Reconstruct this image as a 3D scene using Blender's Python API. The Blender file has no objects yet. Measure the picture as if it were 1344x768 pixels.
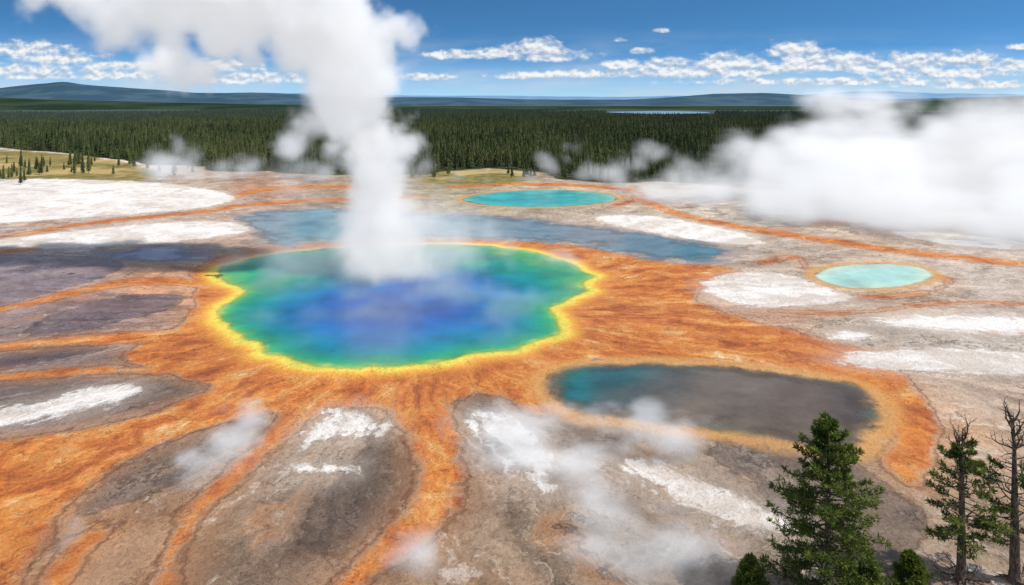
import bpy, math, random, time
import numpy as np
from mathutils import Vector
from mathutils.geometry import delaunay_2d_cdt
T0=time.time()
random.seed(3); rng=np.random.default_rng(7)
scene=bpy.context.scene
H=50.0; FPX=896.0; CX=672.0; HV=130.0
# ---------------------------------------------------------------- pixel projection helpers
# Layout in image pixels from the camera (50 m up); projected to ground metres.
def ray(u,v): return ((u-CX)/FPX, 1.0, (HV-v)/FPX)
def gnd(u,v,z=0.0):
    d=ray(u,v); t=(z-H)/d[2]
    return (d[0]*t, d[1]*t)
def onplane(u,v,y):
    d=ray(u,v); return (d[0]*y, H+d[2]*y)
def uv_of(x,y):
    y=np.maximum(y,1.0)
    return CX+FPX*x/y, HV+FPX*H/y
def lin(c):
    r=[]
    for k in c[:3]:
        k=k/255.0
        r.append(k/12.92 if k<0.04045 else ((k+0.055)/1.055)**2.4)
    return tuple(r)
def chaikin(p,n=2):
    p=np.array(p,float)
    for _ in range(n):
        q=np.roll(p,-1,axis=0)
        a=0.75*p+0.25*q; b=0.25*p+0.75*q
        p=np.stack([a,b],1).reshape(-1,2)
    return p
def poly(pts,n=2):
    p=chaikin(pts,n)
    return np.array([gnd(u,v) for u,v in p])
def stroke(pts,w0,w1=None,n=1):
    w1=w0 if w1 is None else w1
    p=np.array(pts,float); k=len(p); L=[];R=[]
    for i in range(k):
        t=p[min(i+1,k-1)]-p[max(i-1,0)]; t/=np.linalg.norm(t)
        w=w0+(w1-w0)*i/(k-1)
        nrm=np.array([-t[1]*w, t[0]*w*0.7])
        L.append(p[i]+nrm); R.append(p[i]-nrm)
    return poly(L+R[::-1],n)
def sdf_poly(P,pg,margin=25.0):
    out=np.full(len(P),margin,np.float32)
    mn=pg.min(0)-margin; mx=pg.max(0)+margin
    idx=np.nonzero((P[:,0]>mn[0])&(P[:,0]<mx[0])&(P[:,1]>mn[1])&(P[:,1]<mx[1]))[0]
    A=pg.astype(np.float32); B=np.roll(A,-1,axis=0); E=B-A; EE=(E**2).sum(1)+1e-9
    for s in range(0,len(idx),20000):
        ii=idx[s:s+20000]; Q=P[ii].astype(np.float32)
        px=Q[:,0:1]; py=Q[:,1:2]
        wx=px-A[:,0]; wy=py-A[:,1]
        t=np.clip((wx*E[:,0]+wy*E[:,1])/EE,0,1)
        dx=wx-t*E[:,0]; dy=wy-t*E[:,1]
        d=np.sqrt((dx*dx+dy*dy).min(1))
        c1=(A[:,1]>py)!=(B[:,1]>py)
        xi=A[:,0]+wy*E[:,0]/np.where(np.abs(E[:,1])<1e-9,1e-9,E[:,1])
        ins=((c1&(px<xi)).sum(1)%2)==1
        out[ii]=np.minimum(np.where(ins,-d,d),margin)
    return out
def sdf_union(P,polys,margin=25.0):
    out=np.full(len(P),margin,np.float32)
    for pg in polys: out=np.minimum(out,sdf_poly(P,pg,margin))
    return out
_lat=rng.random((128,128)).astype(np.float32)
def noise2(x,y,f):
    x=x*f; y=y*f; xi=np.floor(x).astype(int); yi=np.floor(y).astype(int)
    fx=x-xi; fy=y-yi; fx=fx*fx*(3-2*fx); fy=fy*fy*(3-2*fy)
    a=_lat[xi%128,yi%128]; b=_lat[(xi+1)%128,yi%128]; c=_lat[xi%128,(yi+1)%128]; d=_lat[(xi+1)%128,(yi+1)%128]
    return (a*(1-fx)+b*fx)*(1-fy)+(c*(1-fx)+d*fx)*fy
def fbm2(x,y,f,o=4):
    s=0;a=0.5
    for i in range(o):
        s=s+a*noise2(x+31*i,y-17*i,f); f*=2.07; a*=0.5
    return s
def idw(x,y,pal,power=3.0):
    u,v=uv_of(x,y)
    acc=np.zeros((len(x),3),np.float32); ws=np.zeros(len(x),np.float32)
    for (pu,pv,c) in pal:
        d2=((u-pu)/1.6)**2+(v-pv)**2+60
        w=(1/d2**(power/2)).astype(np.float32)
        acc+=w[:,None]*np.array(lin(c),np.float32); ws+=w
    return acc/ws[:,None]
# ---------------------------------------------------------------- node helper
class NB:
    def __init__(s,nt): s.nt=nt; nt.nodes.clear()
    def n(s,t,**k):
        o=s.nt.nodes.new(t)
        for a,b in k.items(): setattr(o,a,b)
        return o
    def put(s,sock,val):
        if val is None: return
        if isinstance(val,bpy.types.NodeSocket): s.nt.links.new(val,sock)
        else:
            if isinstance(val,(tuple,list)) and len(val)==3 and sock.type=='RGBA': val=(*val,1)
            sock.default_value=val
    def m(s,op,a,b=None,c=None,clamp=False):
        o=s.n('ShaderNodeMath',operation=op,use_clamp=clamp)
        s.put(o.inputs[0],a); s.put(o.inputs[1],b); s.put(o.inputs[2],c); return o.outputs[0]
    def vm(s,op,a,b=None):
        o=s.n('ShaderNodeVectorMath',operation=op)
        s.put(o.inputs[0],a)
        if b is not None:
            if op=='SCALE': s.put(o.inputs[3],b)
            else: s.put(o.inputs[1],b)
        return o.outputs['Value'] if op in('DOT_PRODUCT','LENGTH') else o.outputs[0]
    def mix(s,f,a,b,bt='MIX'):
        o=s.n('ShaderNodeMix',data_type='RGBA',blend_type=bt)
        s.put(o.inputs[0],f); s.put(o.inputs[6],a); s.put(o.inputs[7],b); return o.outputs[2]
    def ss(s,x,a,b,c=0.0,d=1.0):
        o=s.n('ShaderNodeMapRange',interpolation_type='SMOOTHSTEP')
        s.put(o.inputs[0],x)
        if a>b: a,b,c,d=b,a,d,c
        o.inputs[1].default_value=a;o.inputs[2].default_value=b;o.inputs[3].default_value=c;o.inputs[4].default_value=d
        return o.outputs[0]
    def noise(s,vec,scale,detail=4,rough=0.55,dist=0.0):
        o=s.n('ShaderNodeTexNoise'); s.put(o.inputs['Vector'],vec)
        o.inputs['Scale'].default_value=scale;o.inputs['Detail'].default_value=detail
        o.inputs['Roughness'].default_value=rough;o.inputs['Distortion'].default_value=dist
        return o
    def attr(s,name): return s.n('ShaderNodeAttribute',attribute_name=name)
    def gray(s,f):
        vv=s.n('ShaderNodeCombineXYZ'); [s.put(vv.inputs[i],f) for i in range(3)]; return vv.outputs[0]
    def ramp(s,f,stops):
        o=s.n('ShaderNodeValToRGB'); s.put(o.inputs[0],f)
        e=o.color_ramp.elements
        while len(e)<len(stops): e.new(0.5)
        for el,(p,c) in zip(e,stops): el.position=p; el.color=(*c[:3],1)
        return o.outputs[0]
def newmat(name):
    m=bpy.data.materials.new(name); m.use_nodes=True; return m,NB(m.node_tree)
def bsdf(b,col,rough=0.8,spec=0.3,normal=None,alpha=None):
    p=b.n('ShaderNodeBsdfPrincipled'); b.put(p.inputs['Base Color'],col); b.put(p.inputs['Roughness'],rough)
    p.inputs['Specular IOR Level'].default_value=spec
    if normal is not None: b.put(p.inputs['Normal'],normal)
    if alpha is not None: b.put(p.inputs['Alpha'],alpha)
    o=b.n('ShaderNodeOutputMaterial'); b.nt.links.new(p.outputs[0],o.inputs[0]); return p
def mesh_obj(name,V,F,mat=None,parent=None,smooth=False):
    me=bpy.data.meshes.new(name); V=np.asarray(V,np.float32); F=np.asarray(F,np.int32)
    me.vertices.add(len(V)); me.vertices.foreach_set('co',V.ravel())
    k=F.shape[1]; me.loops.add(F.size); me.loops.foreach_set('vertex_index',F.ravel())
    me.polygons.add(len(F)); me.polygons.foreach_set('loop_start',np.arange(0,F.size,k,dtype=np.int32))
    me.polygons.foreach_set('loop_total',np.full(len(F),k,np.int32))
    me.update(calc_edges=True)
    if smooth: me.polygons.foreach_set('use_smooth',np.ones(len(F),bool))
    if mat: me.materials.append(mat)
    ob=bpy.data.objects.new(name,me); scene.collection.objects.link(ob)
    if parent: ob.parent=parent
    return ob
def add_f(me,name,arr):
    a=me.attributes.new(name,'FLOAT','POINT'); a.data.foreach_set('value',np.ascontiguousarray(arr,np.float32))
def add_c(me,name,arr):
    a=me.attributes.new(name,'FLOAT_COLOR','POINT'); c=np.ones((len(arr),4),np.float32); c[:,:3]=arr; a.data.foreach_set('color',c.ravel())
def add_v(me,name,arr):
    a=me.attributes.new(name,'FLOAT_VECTOR','POINT'); a.data.foreach_set('vector',np.ascontiguousarray(arr,np.float32).ravel())
# ---------------------------------------------------------------- camera (level, lens shifted down)
cam=bpy.data.cameras.new('camera'); cam.lens=24; cam.sensor_width=36; cam.clip_start=0.5; cam.clip_end=90000
cam.shift_y=-254/1344
co=bpy.data.objects.new('camera',cam); co.location=(0,0,H); co.rotation_euler=(math.pi/2,0,0)
scene.collection.objects.link(co); scene.camera=co
scene.view_settings.view_transform='Standard'; scene.view_settings.look='None'; scene.view_settings.exposure=0
# ---------------------------------------------------------------- sun + sky
SAZ=math.radians(108); SEL=math.radians(52)
S=Vector((math.sin(SAZ)*math.cos(SEL),math.cos(SAZ)*math.cos(SEL),math.sin(SEL)))
sl=bpy.data.lights.new('sun','SUN'); sl.energy=4.3; sl.angle=math.radians(0.5); sl.color=(1,0.96,0.9)
so=bpy.data.objects.new('sun',sl); so.rotation_euler=(-S).to_track_quat('-Z','Y').to_euler(); scene.collection.objects.link(so)
w=bpy.data.worlds.new('World'); scene.world=w; w.use_nodes=True
b=NB(w.node_tree)
tc=b.n('ShaderNodeTexCoord').outputs['Generated']
sx=b.n('ShaderNodeSeparateXYZ'); b.put(sx.inputs[0],tc)
X,Y,Z=sx.outputs
zz=b.m('MULTIPLY_ADD',b.m('MAXIMUM',Z,0.0),4.2,0.07)
cv=b.n('ShaderNodeCombineXYZ'); b.put(cv.inputs[0],X);b.put(cv.inputs[1],Y);b.put(cv.inputs[2],zz)
sky=b.n('ShaderNodeTexSky',sky_type='NISHITA'); sky.sun_disc=False; sky.sun_elevation=SEL; sky.sun_rotation=SAZ
sky.altitude=2200; sky.air_density=1.0; sky.dust_density=0.4; sky.ozone_density=1.5
b.put(sky.inputs[0],b.vm('NORMALIZE',cv.outputs[0]))
skyc=b.mix(1.0,sky.outputs[0],(0.60,1.20,1.40),'MULTIPLY')
skyc=b.mix(b.ss(Z,0.075,0.0,0,0.65),skyc,(4.2,5.6,6.6))
skyc=b.mix(b.ss(Z,0.2,0.6,0,0.6),skyc,(4.6,4.7,4.8))  # overhead sky whitened out of view, added to lift and neutralise shadow fill
bg=b.n('ShaderNodeBackground'); b.put(bg.inputs[0],skyc); bg.inputs[1].default_value=0.12
wo=b.n('ShaderNodeOutputWorld'); b.nt.links.new(bg.outputs[0],wo.inputs[0])
# ---- cumulus band: a cloud sheet 45 km away along the front horizon
cl=[(600,73,44,8),(650,70,34,9),(703,66,36,15),(722,75,56,10),(770,98,70,7),(822,86,30,9),(880,88,38,12),(905,97,90,9),(955,84,44,14),
 (1000,92,56,11),(1045,70,36,15),(1062,84,50,17),(1110,82,44,14),(1150,90,64,11),(1200,83,42,14),(1262,82,48,14),(1330,88,44,11),(1240,97,90,8),
 (840,68,14,5),(868,41,10,4),(815,53,10,3.5),(560,102,34,6),(690,100,50,6),(1110,108,190,6),(1280,112,110,7),
 (30,66,56,12),(80,78,56,10),(10,92,90,9),(110,100,120,8),(165,88,56,8),(300,88,50,10),(330,104,80,9),(1340,62,16,5),(1500,80,120,14),(-120,75,110,14),(1750,90,120,16)]
DC=45000.0
us=np.linspace(-600,1950,1100); vs_=np.linspace(127,-15,120)
UU,VV=np.meshgrid(us,vs_); fld=np.full(UU.shape,50.0)
for (u,v,a,h) in cl:
    dv=(VV-v)/h; dv=np.where(dv>0,dv*1.7,dv)   # flat bases
    q=((UU-u)/a)**2+dv**2; k_=0.5; hh=np.clip(0.5+0.5*(fld-q)/k_,0,1); fld=fld*(1-hh)+q*hh-k_*hh*(1-hh)
X_=(UU-CX)/FPX; Zc=H+(HV-VV)/FPX*DC
V=np.stack([X_*DC,np.full_like(X_,DC),Zc],-1).reshape(-1,3)
n1,n2=UU.shape; idx=np.arange(n1*n2).reshape(n1,n2)
F=np.stack([idx[:-1,:-1].ravel(),idx[:-1,1:].ravel(),idx[1:,1:].ravel(),idx[1:,:-1].ravel()],1)
cmt,b=newmat('cumulus'); cmt.cycles.emission_sampling='NONE'
pos=b.n('ShaderNodeNewGeometry').outputs['Position']
sc=b.vm('MULTIPLY',pos,(1/DC,0.0,1.8/DC))
nA=b.noise(sc,40,8,0.58).outputs[0]
nB=b.noise(b.vm('ADD',sc,(0.0025,0.0,0.009)),40,6,0.58).outputs[0]
f_=b.m('ADD',b.m('SUBTRACT',1.25,b.m('MULTIPLY',b.attr('cf').outputs['Fac'],0.75)),b.m('MULTIPLY',b.m('SUBTRACT',nA,0.5),4.2))
cm=b.ss(f_,-0.1,1.3)
lit=b.m('MULTIPLY_ADD',b.m('SUBTRACT',nA,nB),4.0,0.66,clamp=True)  # painted cloud shading: bright tops and greyer undersides from offset noise
ccol=b.mix(lit,lin((160,180,204)),lin((248,249,250)))
sp_=b.n('ShaderNodeSeparateXYZ'); b.put(sp_.inputs[0],pos)
thin=b.m('MULTIPLY',b.ss(b.noise(b.vm('MULTIPLY',sc,(1.0,1.0,3.0)),5,6,0.6).outputs[0],0.40,0.70),b.ss(sp_.outputs[2],5200,600,0,0.6))
al=b.m('MAXIMUM',b.m('MULTIPLY',cm,0.96),thin)
e=b.n('ShaderNodeEmission'); b.put(e.inputs[0],b.mix(cm,lin((205,216,228)),ccol))  # sheet glows in its painted colours; the sun lamp doesn't light it
tr=b.n('ShaderNodeBsdfTransparent'); mx=b.n('ShaderNodeMixShader'); b.put(mx.inputs[0],al)
b.nt.links.new(tr.outputs[0],mx.inputs[1]); b.nt.links.new(e.outputs[0],mx.inputs[2])
o=b.n('ShaderNodeOutputMaterial'); b.nt.links.new(mx.outputs[0],o.inputs[0])
clo=mesh_obj('clouds',V,F,cmt,smooth=True); add_f(clo.data,'cf',np.minimum(fld,20).ravel())
# ---------------------------------------------------------------- site outlines in image pixels
MAIN=[(276,357),(300,345),(345,335),(400,329),(470,323),(560,320),(640,322),(700,330),(750,344),(784,362),(778,384),(748,397),(728,404),(742,420),(740,436),(705,449),(660,459),(600,472),(540,481),(480,486),(420,483),(370,472),(325,457),(303,437),(284,418),(284,402),(318,390),(316,379),(284,370)]
SECOND=[(708,492),(750,477),(850,473),(960,478),(1060,490),(1140,505),(1167,540),(1152,575),(1120,600),(1050,590),(960,570),(860,560),(770,550),(725,533),(706,510)]
BACK=[(596,262),(640,252),(720,248),(790,252),(818,260),(795,268),(720,273),(640,271)]
AQUA=[(1058,360),(1095,347),(1165,344),(1218,351),(1232,364),(1200,376),(1140,382),(1090,377)]
MID=[(298,284),(345,275),(440,272),(560,280),(680,283),(790,297),(900,312),(970,326),(975,338),(920,349),(850,345),(780,326),(700,317),(560,312),(430,316),(350,327),(325,306)]
LEFTP=[(120,330),(200,320),(275,324),(290,333),(262,346),(180,348),(112,342)]
O1=[(245,352),(330,324),(450,318),(600,314),(720,318),(800,330),(870,346),(960,350),(985,362),(918,376),(905,392),(950,412),(1050,438),(1125,455),(1180,485),(1222,530),(1230,580),(1215,650),(1150,615),(1178,560),(1145,508),(1060,488),(960,476),(860,471),(770,473),(715,487),(704,510),(726,545),(700,548),(660,518),(615,517),(588,530),(600,560),(610,610),(600,660),(560,715),(500,748),(450,790),(415,790),(480,722),(530,672),(553,630),(543,580),(517,547),(490,532),(430,536),(390,562),(345,602),(300,642),(262,682),(237,722),(217,800),(190,800),(213,712),(250,662),(300,612),(350,572),(375,540),(335,546),(250,568),(170,598),(100,650),(55,700),(15,790),(-120,800),(-120,610),(0,580),(100,563),(190,545),(250,524),(285,505),(240,495),(190,485),(160,470),(185,450),(230,430),(258,405),(255,385),(262,372)]
orange=[poly(O1)]
orange+=[stroke([(285,375),(200,367),(120,378),(40,398),(-60,420)],7,4),
 stroke([(290,432),(200,442),(100,447),(-80,462)],13,6),
 stroke([(300,478),(220,486),(120,486),(-80,502)],10,5),
 stroke([(1000,345),(1045,335),(1060,352)],3,3),
 stroke([(830,258),(860,270),(900,285),(1000,303),(1100,318),(1200,332),(1400,352)],4,5),
 stroke([(300,262),(330,250),(420,243),(520,250)],3,3),
 stroke([(0,312),(120,292),(250,280),(330,268),(430,262),(560,258)],2.5,3),
 stroke([(-60,335),(60,325),(160,312),(290,296)],3,2),
 stroke([(1010,408),(1120,412),(1250,395),(1400,402)],2,2),
 stroke([(1230,362),(1252,372),(1200,388),(1120,390)],5,3),
 stroke([(590,245),(700,240),(830,248),(850,258),(800,272)],3,2),
 stroke([(140,690),(90,730),(60,800)],16,20)]
dark=[poly([(-60,332),(60,335),(150,338),(168,350),(120,370),(60,385),(0,405),(-60,412)]),
 poly([(40,425),(110,398),(180,384),(248,386),(240,400),(180,418),(100,436),(30,445)]),
 poly([(-60,462),(60,452),(160,450),(120,468),(40,484),(-60,492)]),
 poly([(-60,505),(60,492),(160,492),(225,498),(290,506),(240,520),(180,540),(90,556),(-60,575)]),
 poly([(812,429),(900,431),(1000,448),(1075,460),(1098,474),(1050,484),(960,475),(880,457)]),
 poly([(370,535),(250,562),(170,600),(100,655),(90,690),(200,650),(260,620),(320,585)]),
 poly([(450,530),(500,540),(536,590),(548,640),(510,690),(440,750),(380,700),(420,640),(470,600),(480,560)]),
 poly([(590,520),(640,513),(660,530),(640,560),(605,560)]),
 poly([(1010,555),(1120,600),(1180,640),(1240,700),(1150,760),(1050,700),(1000,640),(900,590)])]
white=[poly([(915,372),(960,358),(1020,356),(1090,378),(1125,394),(1070,402),(985,404),(935,390)]),
 poly([(604,545),(650,540),(700,570),(735,605),(722,646),(685,625),(640,585)]),
 poly([(808,600),(870,608),(960,648),(1036,688),(1030,700),(960,686),(880,652),(830,625)]),
 poly([(372,612),(420,602),(462,612),(430,626),(395,624)],2),
 poly([(-60,550),(60,525),(140,504),(196,509),(150,530),(60,553),(-60,570)]),
 poly([(-80,240),(60,234),(180,236),(290,250),(318,262),(250,276),(120,284),(-80,300)]),
 poly([(-60,322),(100,302),(240,290),(320,292),(335,305),(230,317),(60,328)]),
 poly([(760,285),(840,280),(960,300),(1010,320),(960,322),(850,305)]),
 poly([(1080,470),(1200,452),(1420,468),(1420,496),(1250,488),(1150,485)]),
 poly([(1120,418),(1250,410),(1420,424),(1420,440),(1220,436)]),
 poly([(1080,436),(1120,432),(1150,446),(1100,450)]),
 poly([(1140,300),(1300,310),(1400,330),(1250,325)]),
 poly([(440,535),(500,545),(490,575),(430,570),(400,590),(410,555)])]
meadow=[poly([(-200,190),(0,196),(120,205),(215,220),(205,240),(100,233),(-200,238)]),poly([(530,230),(640,222),(720,228),(700,240),(560,243)])]
POOLS=dict(main=MAIN,second=SECOND,back=BACK,aqua=AQUA,mid=MID,left=LEFTP)
poolp={k:poly(v) for k,v in POOLS.items()}
_m=poly(MAIN,4); _c=_m.mean(0); _d=_m-_c; _l=np.hypot(*_d.T)
_m=_m+_d/_l[:,None]*((fbm2(_m[:,0]+300,_m[:,1]+300,0.13,4)-0.47)*6)[:,None]; poolp['main']=_m
pal=[(30,245,(222,210,200)),(150,250,(226,214,204)),(280,232,(190,170,150)),(330,245,(185,140,110)),(450,250,(170,148,126)),(60,292,(185,158,138)),(200,290,(200,180,166)),
(330,265,(185,160,145)),(100,330,(195,178,172)),(30,345,(180,160,155)),(30,380,(145,125,126)),(120,410,(140,116,114)),(60,470,(122,106,103)),(200,372,(195,145,110)),(580,235,(165,150,120)),(850,250,(190,172,152)),  # pale entries at far left lightened to counter the steam plume's cast shadow
(950,290,(200,188,172)),(1000,340,(180,162,146)),(1150,330,(190,168,148)),(1300,360,(195,178,164)),(1000,425,(190,152,126)),(1200,420,(180,166,152)),(1300,440,(188,176,164)),(1150,460,(172,155,140)),
(1300,520,(180,158,140)),(1250,560,(190,152,118)),(1250,650,(165,138,112)),(1100,650,(142,120,100)),(900,620,(148,127,108)),(800,720,(145,124,105)),(650,720,(152,128,106)),(600,760,(165,130,100)),
(1000,740,(138,118,100)),(1300,740,(150,128,108)),(450,640,(128,108,92)),(400,700,(124,102,86)),(480,560,(158,138,120)),(300,600,(162,138,116)),(250,700,(152,125,100)),(150,680,(155,120,92)),
(60,740,(155,122,95)),(350,750,(136,112,92)),(20,640,(190,130,85)),(60,520,(118,102,90)),(200,500,(115,94,82)),(650,540,(128,112,100))]
dpal=[(60,345,(165,148,150)),(60,375,(128,112,118)),(150,400,(106,88,92)),(60,470,(96,82,82)),(60,520,(100,87,80)),(200,500,(105,86,74)),(900,450,(104,92,84)),(1050,470,(124,108,96)),(250,590,(128,107,90)),(480,640,(94,78,66)),(430,720,(90,73,60)),(620,530,(98,85,75)),(1150,650,(114,95,80))]  # first colour raised to offset the plume's shadow
def terr(x,y):
    r=np.sqrt(x*x+y*y)
    k=np.clip((r-800)/1500,0,1)
    return k*(fbm2(x+9000,y+9000,1/900,3)*26-12-14*k)
# ground mesh
dep=np.radians(np.linspace(40,4.2,720)); R=H/np.tan(dep)
R=np.concatenate([np.linspace(2,R[0]-1.2,14),R,np.geomspace(R[-1]*1.012,70000,115)])
th=np.radians(np.concatenate([np.linspace(-44,44,1001),np.linspace(44,316,70)[1:-1]]))
RR,TT=np.meshgrid(R,th,indexing='ij')
gx=(RR*np.sin(TT)).ravel(); gy=(RR*np.cos(TT)).ravel()
P=np.stack([gx,gy],1)
nR,nT=RR.shape
gz=terr(gx,gy)
front=(gy>30)&(np.hypot(gx,gy)<900)
idx=np.arange(nR*nT).reshape(nR,nT)
a=idx[:-1,:]; bq=np.roll(idx,-1,axis=1)[:-1,:]; c=np.roll(idx,-1,axis=1)[1:,:]; d=idx[1:,:]
F=np.stack([a.ravel(),bq.ravel(),c.ravel(),d.ravel()],1)[:, ::-1]
gm,b=newmat('thermal_ground')
ground=mesh_obj('ground',np.stack([gx,gy,gz],1),F,gm,smooth=True)
me=ground.data
def field(polys,margin=25.0):
    out=np.full(len(P),margin,np.float32); out[front]=sdf_union(P[front],polys,margin); return out
add_f(me,'dp',field([poolp['main']],40)); add_f(me,'dq',field([poolp[k] for k in('second','back','aqua')],25)); add_f(me,'dm',field([poolp[k] for k in('mid','left')],25))
add_f(me,'sor',field(orange)); add_f(me,'sdk',field(dark)); add_f(me,'swh',field(white)); add_f(me,'sme',field(meadow,40))
cpx,cpy=gnd(540,400)
rr=np.hypot(gx-cpx,gy-cpy)+1; tt=np.arctan2(gy-cpy,gx-cpx)
add_v(me,'flow',np.stack([np.cos(tt)*13,np.sin(tt)*13,np.log(rr)*3.2],1))
basec=np.full((len(P),3),0.3,np.float32); basec[front]=idw(gx[front],gy[front],pal); add_c(me,'base',basec)
dkc=np.full((len(P),3),0.1,np.float32); dkc[front]=idw(gx[front],gy[front],dpal); add_c(me,'dkc',dkc)
fb=[(-400,192),(0,194),(60,200),(120,205),(200,216),(300,224),(400,229),(480,233),(560,230),(640,221),(700,224),(740,233),(800,238),(900,240),(1000,243),(1344,246),(1700,246)]
fa=[];fd=[]
for u,v in fb:
    x,y=gnd(u,v); fa.append(math.atan2(x,y)); fd.append(math.hypot(x,y))
def forest_edge(x,y):
    a=np.arctan2(x,y); return np.hypot(x,y)-np.interp(a,fa,fd)+(fbm2(x+5000,y+5000,1/40,3)-0.45)*60
fe=np.clip(forest_edge(gx,gy),-50,50); fe[gy<0]=50
add_f(me,'fe',fe)
print('ground',len(P),time.time()-T0)
# ---- ground shader
pos=b.n('ShaderNodeNewGeometry').outputs['Position']
A=lambda n:b.attr(n).outputs['Fac']
AC=lambda n:b.attr(n).outputs['Color']
flow=b.attr('flow').outputs['Vector']
nbig=b.noise(pos,0.035,3).outputs[0]
nmed=b.noise(pos,0.14,6,0.62).outputs[0]
nfin=b.noise(pos,1.1,6,0.7).outputs[0]
wv=b.vm('SCALE',b.vm('SUBTRACT',b.noise(pos,0.06,5,0.62).outputs['Color'],(0.5,0.5,0.5)),3.0)
fl=b.vm('ADD',flow,wv)
st=b.noise(fl,1.0,8,0.64).outputs[0]
st2=b.noise(b.vm('ADD',fl,(7,3,1)),0.55,5,0.55).outputs[0]
st3=b.noise(b.vm('MULTIPLY',fl,(2.6,2.6,0.7)),1.0,5,0.64).outputs[0]
c0=lambda x:b.m('SUBTRACT',x,0.5)
edge=b.m('ADD',b.m('ADD',b.m('MULTIPLY',c0(nmed),5.0),b.m('MULTIPLY',c0(nfin),1.2)),b.m('MULTIPLY',c0(st),5.0))
rid=lambda x,wd:b.ss(b.m('ABSOLUTE',c0(x)),0.0,wd,1.0,0.0)
vein=b.m('MAXIMUM',b.m('MULTIPLY',rid(st2,0.012),0.9),b.m('MULTIPLY',rid(st,0.010),0.65))
vein=b.m('MULTIPLY',vein,b.ss(nbig,0.36,0.55))
cn=b.noise(b.vm('ADD',fl,(11,5,2)),0.42,6,0.52).outputs[0]
fr=b.m('FRACT',b.m('MULTIPLY',cn,17.0))
lines=b.m('MULTIPLY',b.ss(b.m('ABSOLUTE',c0(fr)),0.0,0.10,1.0,0.0),b.ss(nmed,0.40,0.60))
tone=b.m('SUBTRACT',fr,0.5)
var=b.m('ADD',b.m('MULTIPLY',c0(st),2.2),b.m('ADD',b.m('MULTIPLY',c0(nmed),1.3),b.m('ADD',b.m('MULTIPLY',c0(nfin),0.75),b.m('MULTIPLY',tone,0.14))))
vv=b.gray(b.m('MAXIMUM',b.m('ADD',var,0.95),0.25))
vmul=lambda col,f:b.vm('MULTIPLY',col,f)
base=vmul(AC('base'),vv)
base=b.mix(b.ss(st3,0.54,0.72,0,0.55),base,lin((228,216,204)))
base=b.mix(b.ss(st2,0.44,0.3,0,0.6),base,lin((102,77,60)))
base=b.mix(b.ss(b.noise(b.vm('ADD',fl,(3,9,4)),0.8,4).outputs[0],0.55,0.72,0,0.5),base,lin((188,130,84)))
sd=b.m('ADD',A('sdk'),edge)
dcol=vmul(AC('dkc'),vv)
dcol=b.mix(b.ss(st3,0.5,0.70,0,0.5),dcol,lin((168,150,134)))
dm_=b.ss(sd,0.8,-1.6,0,0.94)
col=b.mix(dm_,base,dcol)
ln=b.ss(b.m('ABSOLUTE',b.m('ADD',sd,0.4)),0.0,0.45,0.6,0.0)
col=b.mix(ln,col,lin((78,57,44)))
col=b.mix(b.m('MULTIPLY',vein,0.8),col,lin((62,47,38)))
col=b.mix(b.m('MULTIPLY',lines,0.46),col,lin((74,55,44)))
col=b.mix(b.ss(b.m('ADD',A('dm'),b.m('MULTIPLY',edge,2.5)),7,-2,0,0.5),col,lin((150,142,140)))
# orange mats
sor=b.m('ADD',A('sor'),edge)
ocol=b.ramp(b.m('MULTIPLY_ADD',c0(st),1.8,b.m('MULTIPLY_ADD',c0(nmed),1.0,b.m('MULTIPLY_ADD',tone,0.10,0.47))),[(0.10,lin((138,72,34))),(0.34,lin((190,104,44))),(0.54,lin((212,132,58))),(0.74,lin((222,162,94))),(0.92,lin((232,198,148)))])
ocol=b.mix(b.ss(st3,0.58,0.40,0,0.3),ocol,lin((146,82,44)))
om=b.ss(sor,0.6,-1.4)
col=b.mix(b.ss(sor,6,0,0,0.35),col,lin((188,134,92)))
col=b.mix(b.m('MULTIPLY',om,0.96),col,ocol)
ol=b.ss(b.m('ABSOLUTE',b.m('SUBTRACT',sor,0.5)),0.0,0.5,0.6,0.0)
col=b.mix(ol,col,lin((104,62,36)))
col=b.mix(b.m('MULTIPLY',b.m('MULTIPLY',b.m('MAXIMUM',rid(st2,0.008),b.m('MULTIPLY',lines,0.6)),om),0.65),col,lin((116,62,34)))
# white sinter crust, streaked along the flow
sw=b.m('ADD',b.m('ADD',A('swh'),b.m('MULTIPLY',edge,1.3)),b.m('MULTIPLY',c0(st3),12.0))
wcol=b.mix(b.ss(st,0.58,0.36,0,0.8),lin((244,242,239)),lin((192,176,162)))
wcol=b.mix(b.ss(nfin,0.5,0.3,0,0.5),wcol,lin((200,188,178)))
wcol=b.mix(b.m('MULTIPLY',lines,0.35),wcol,lin((150,128,108)))
wm_=b.ss(sw,0.6,-1.6,0,0.96)
col=b.mix(wm_,col,wcol)
col=b.mix(b.ss(sw,6,0,0,0.25),col,lin((215,200,186)))
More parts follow.
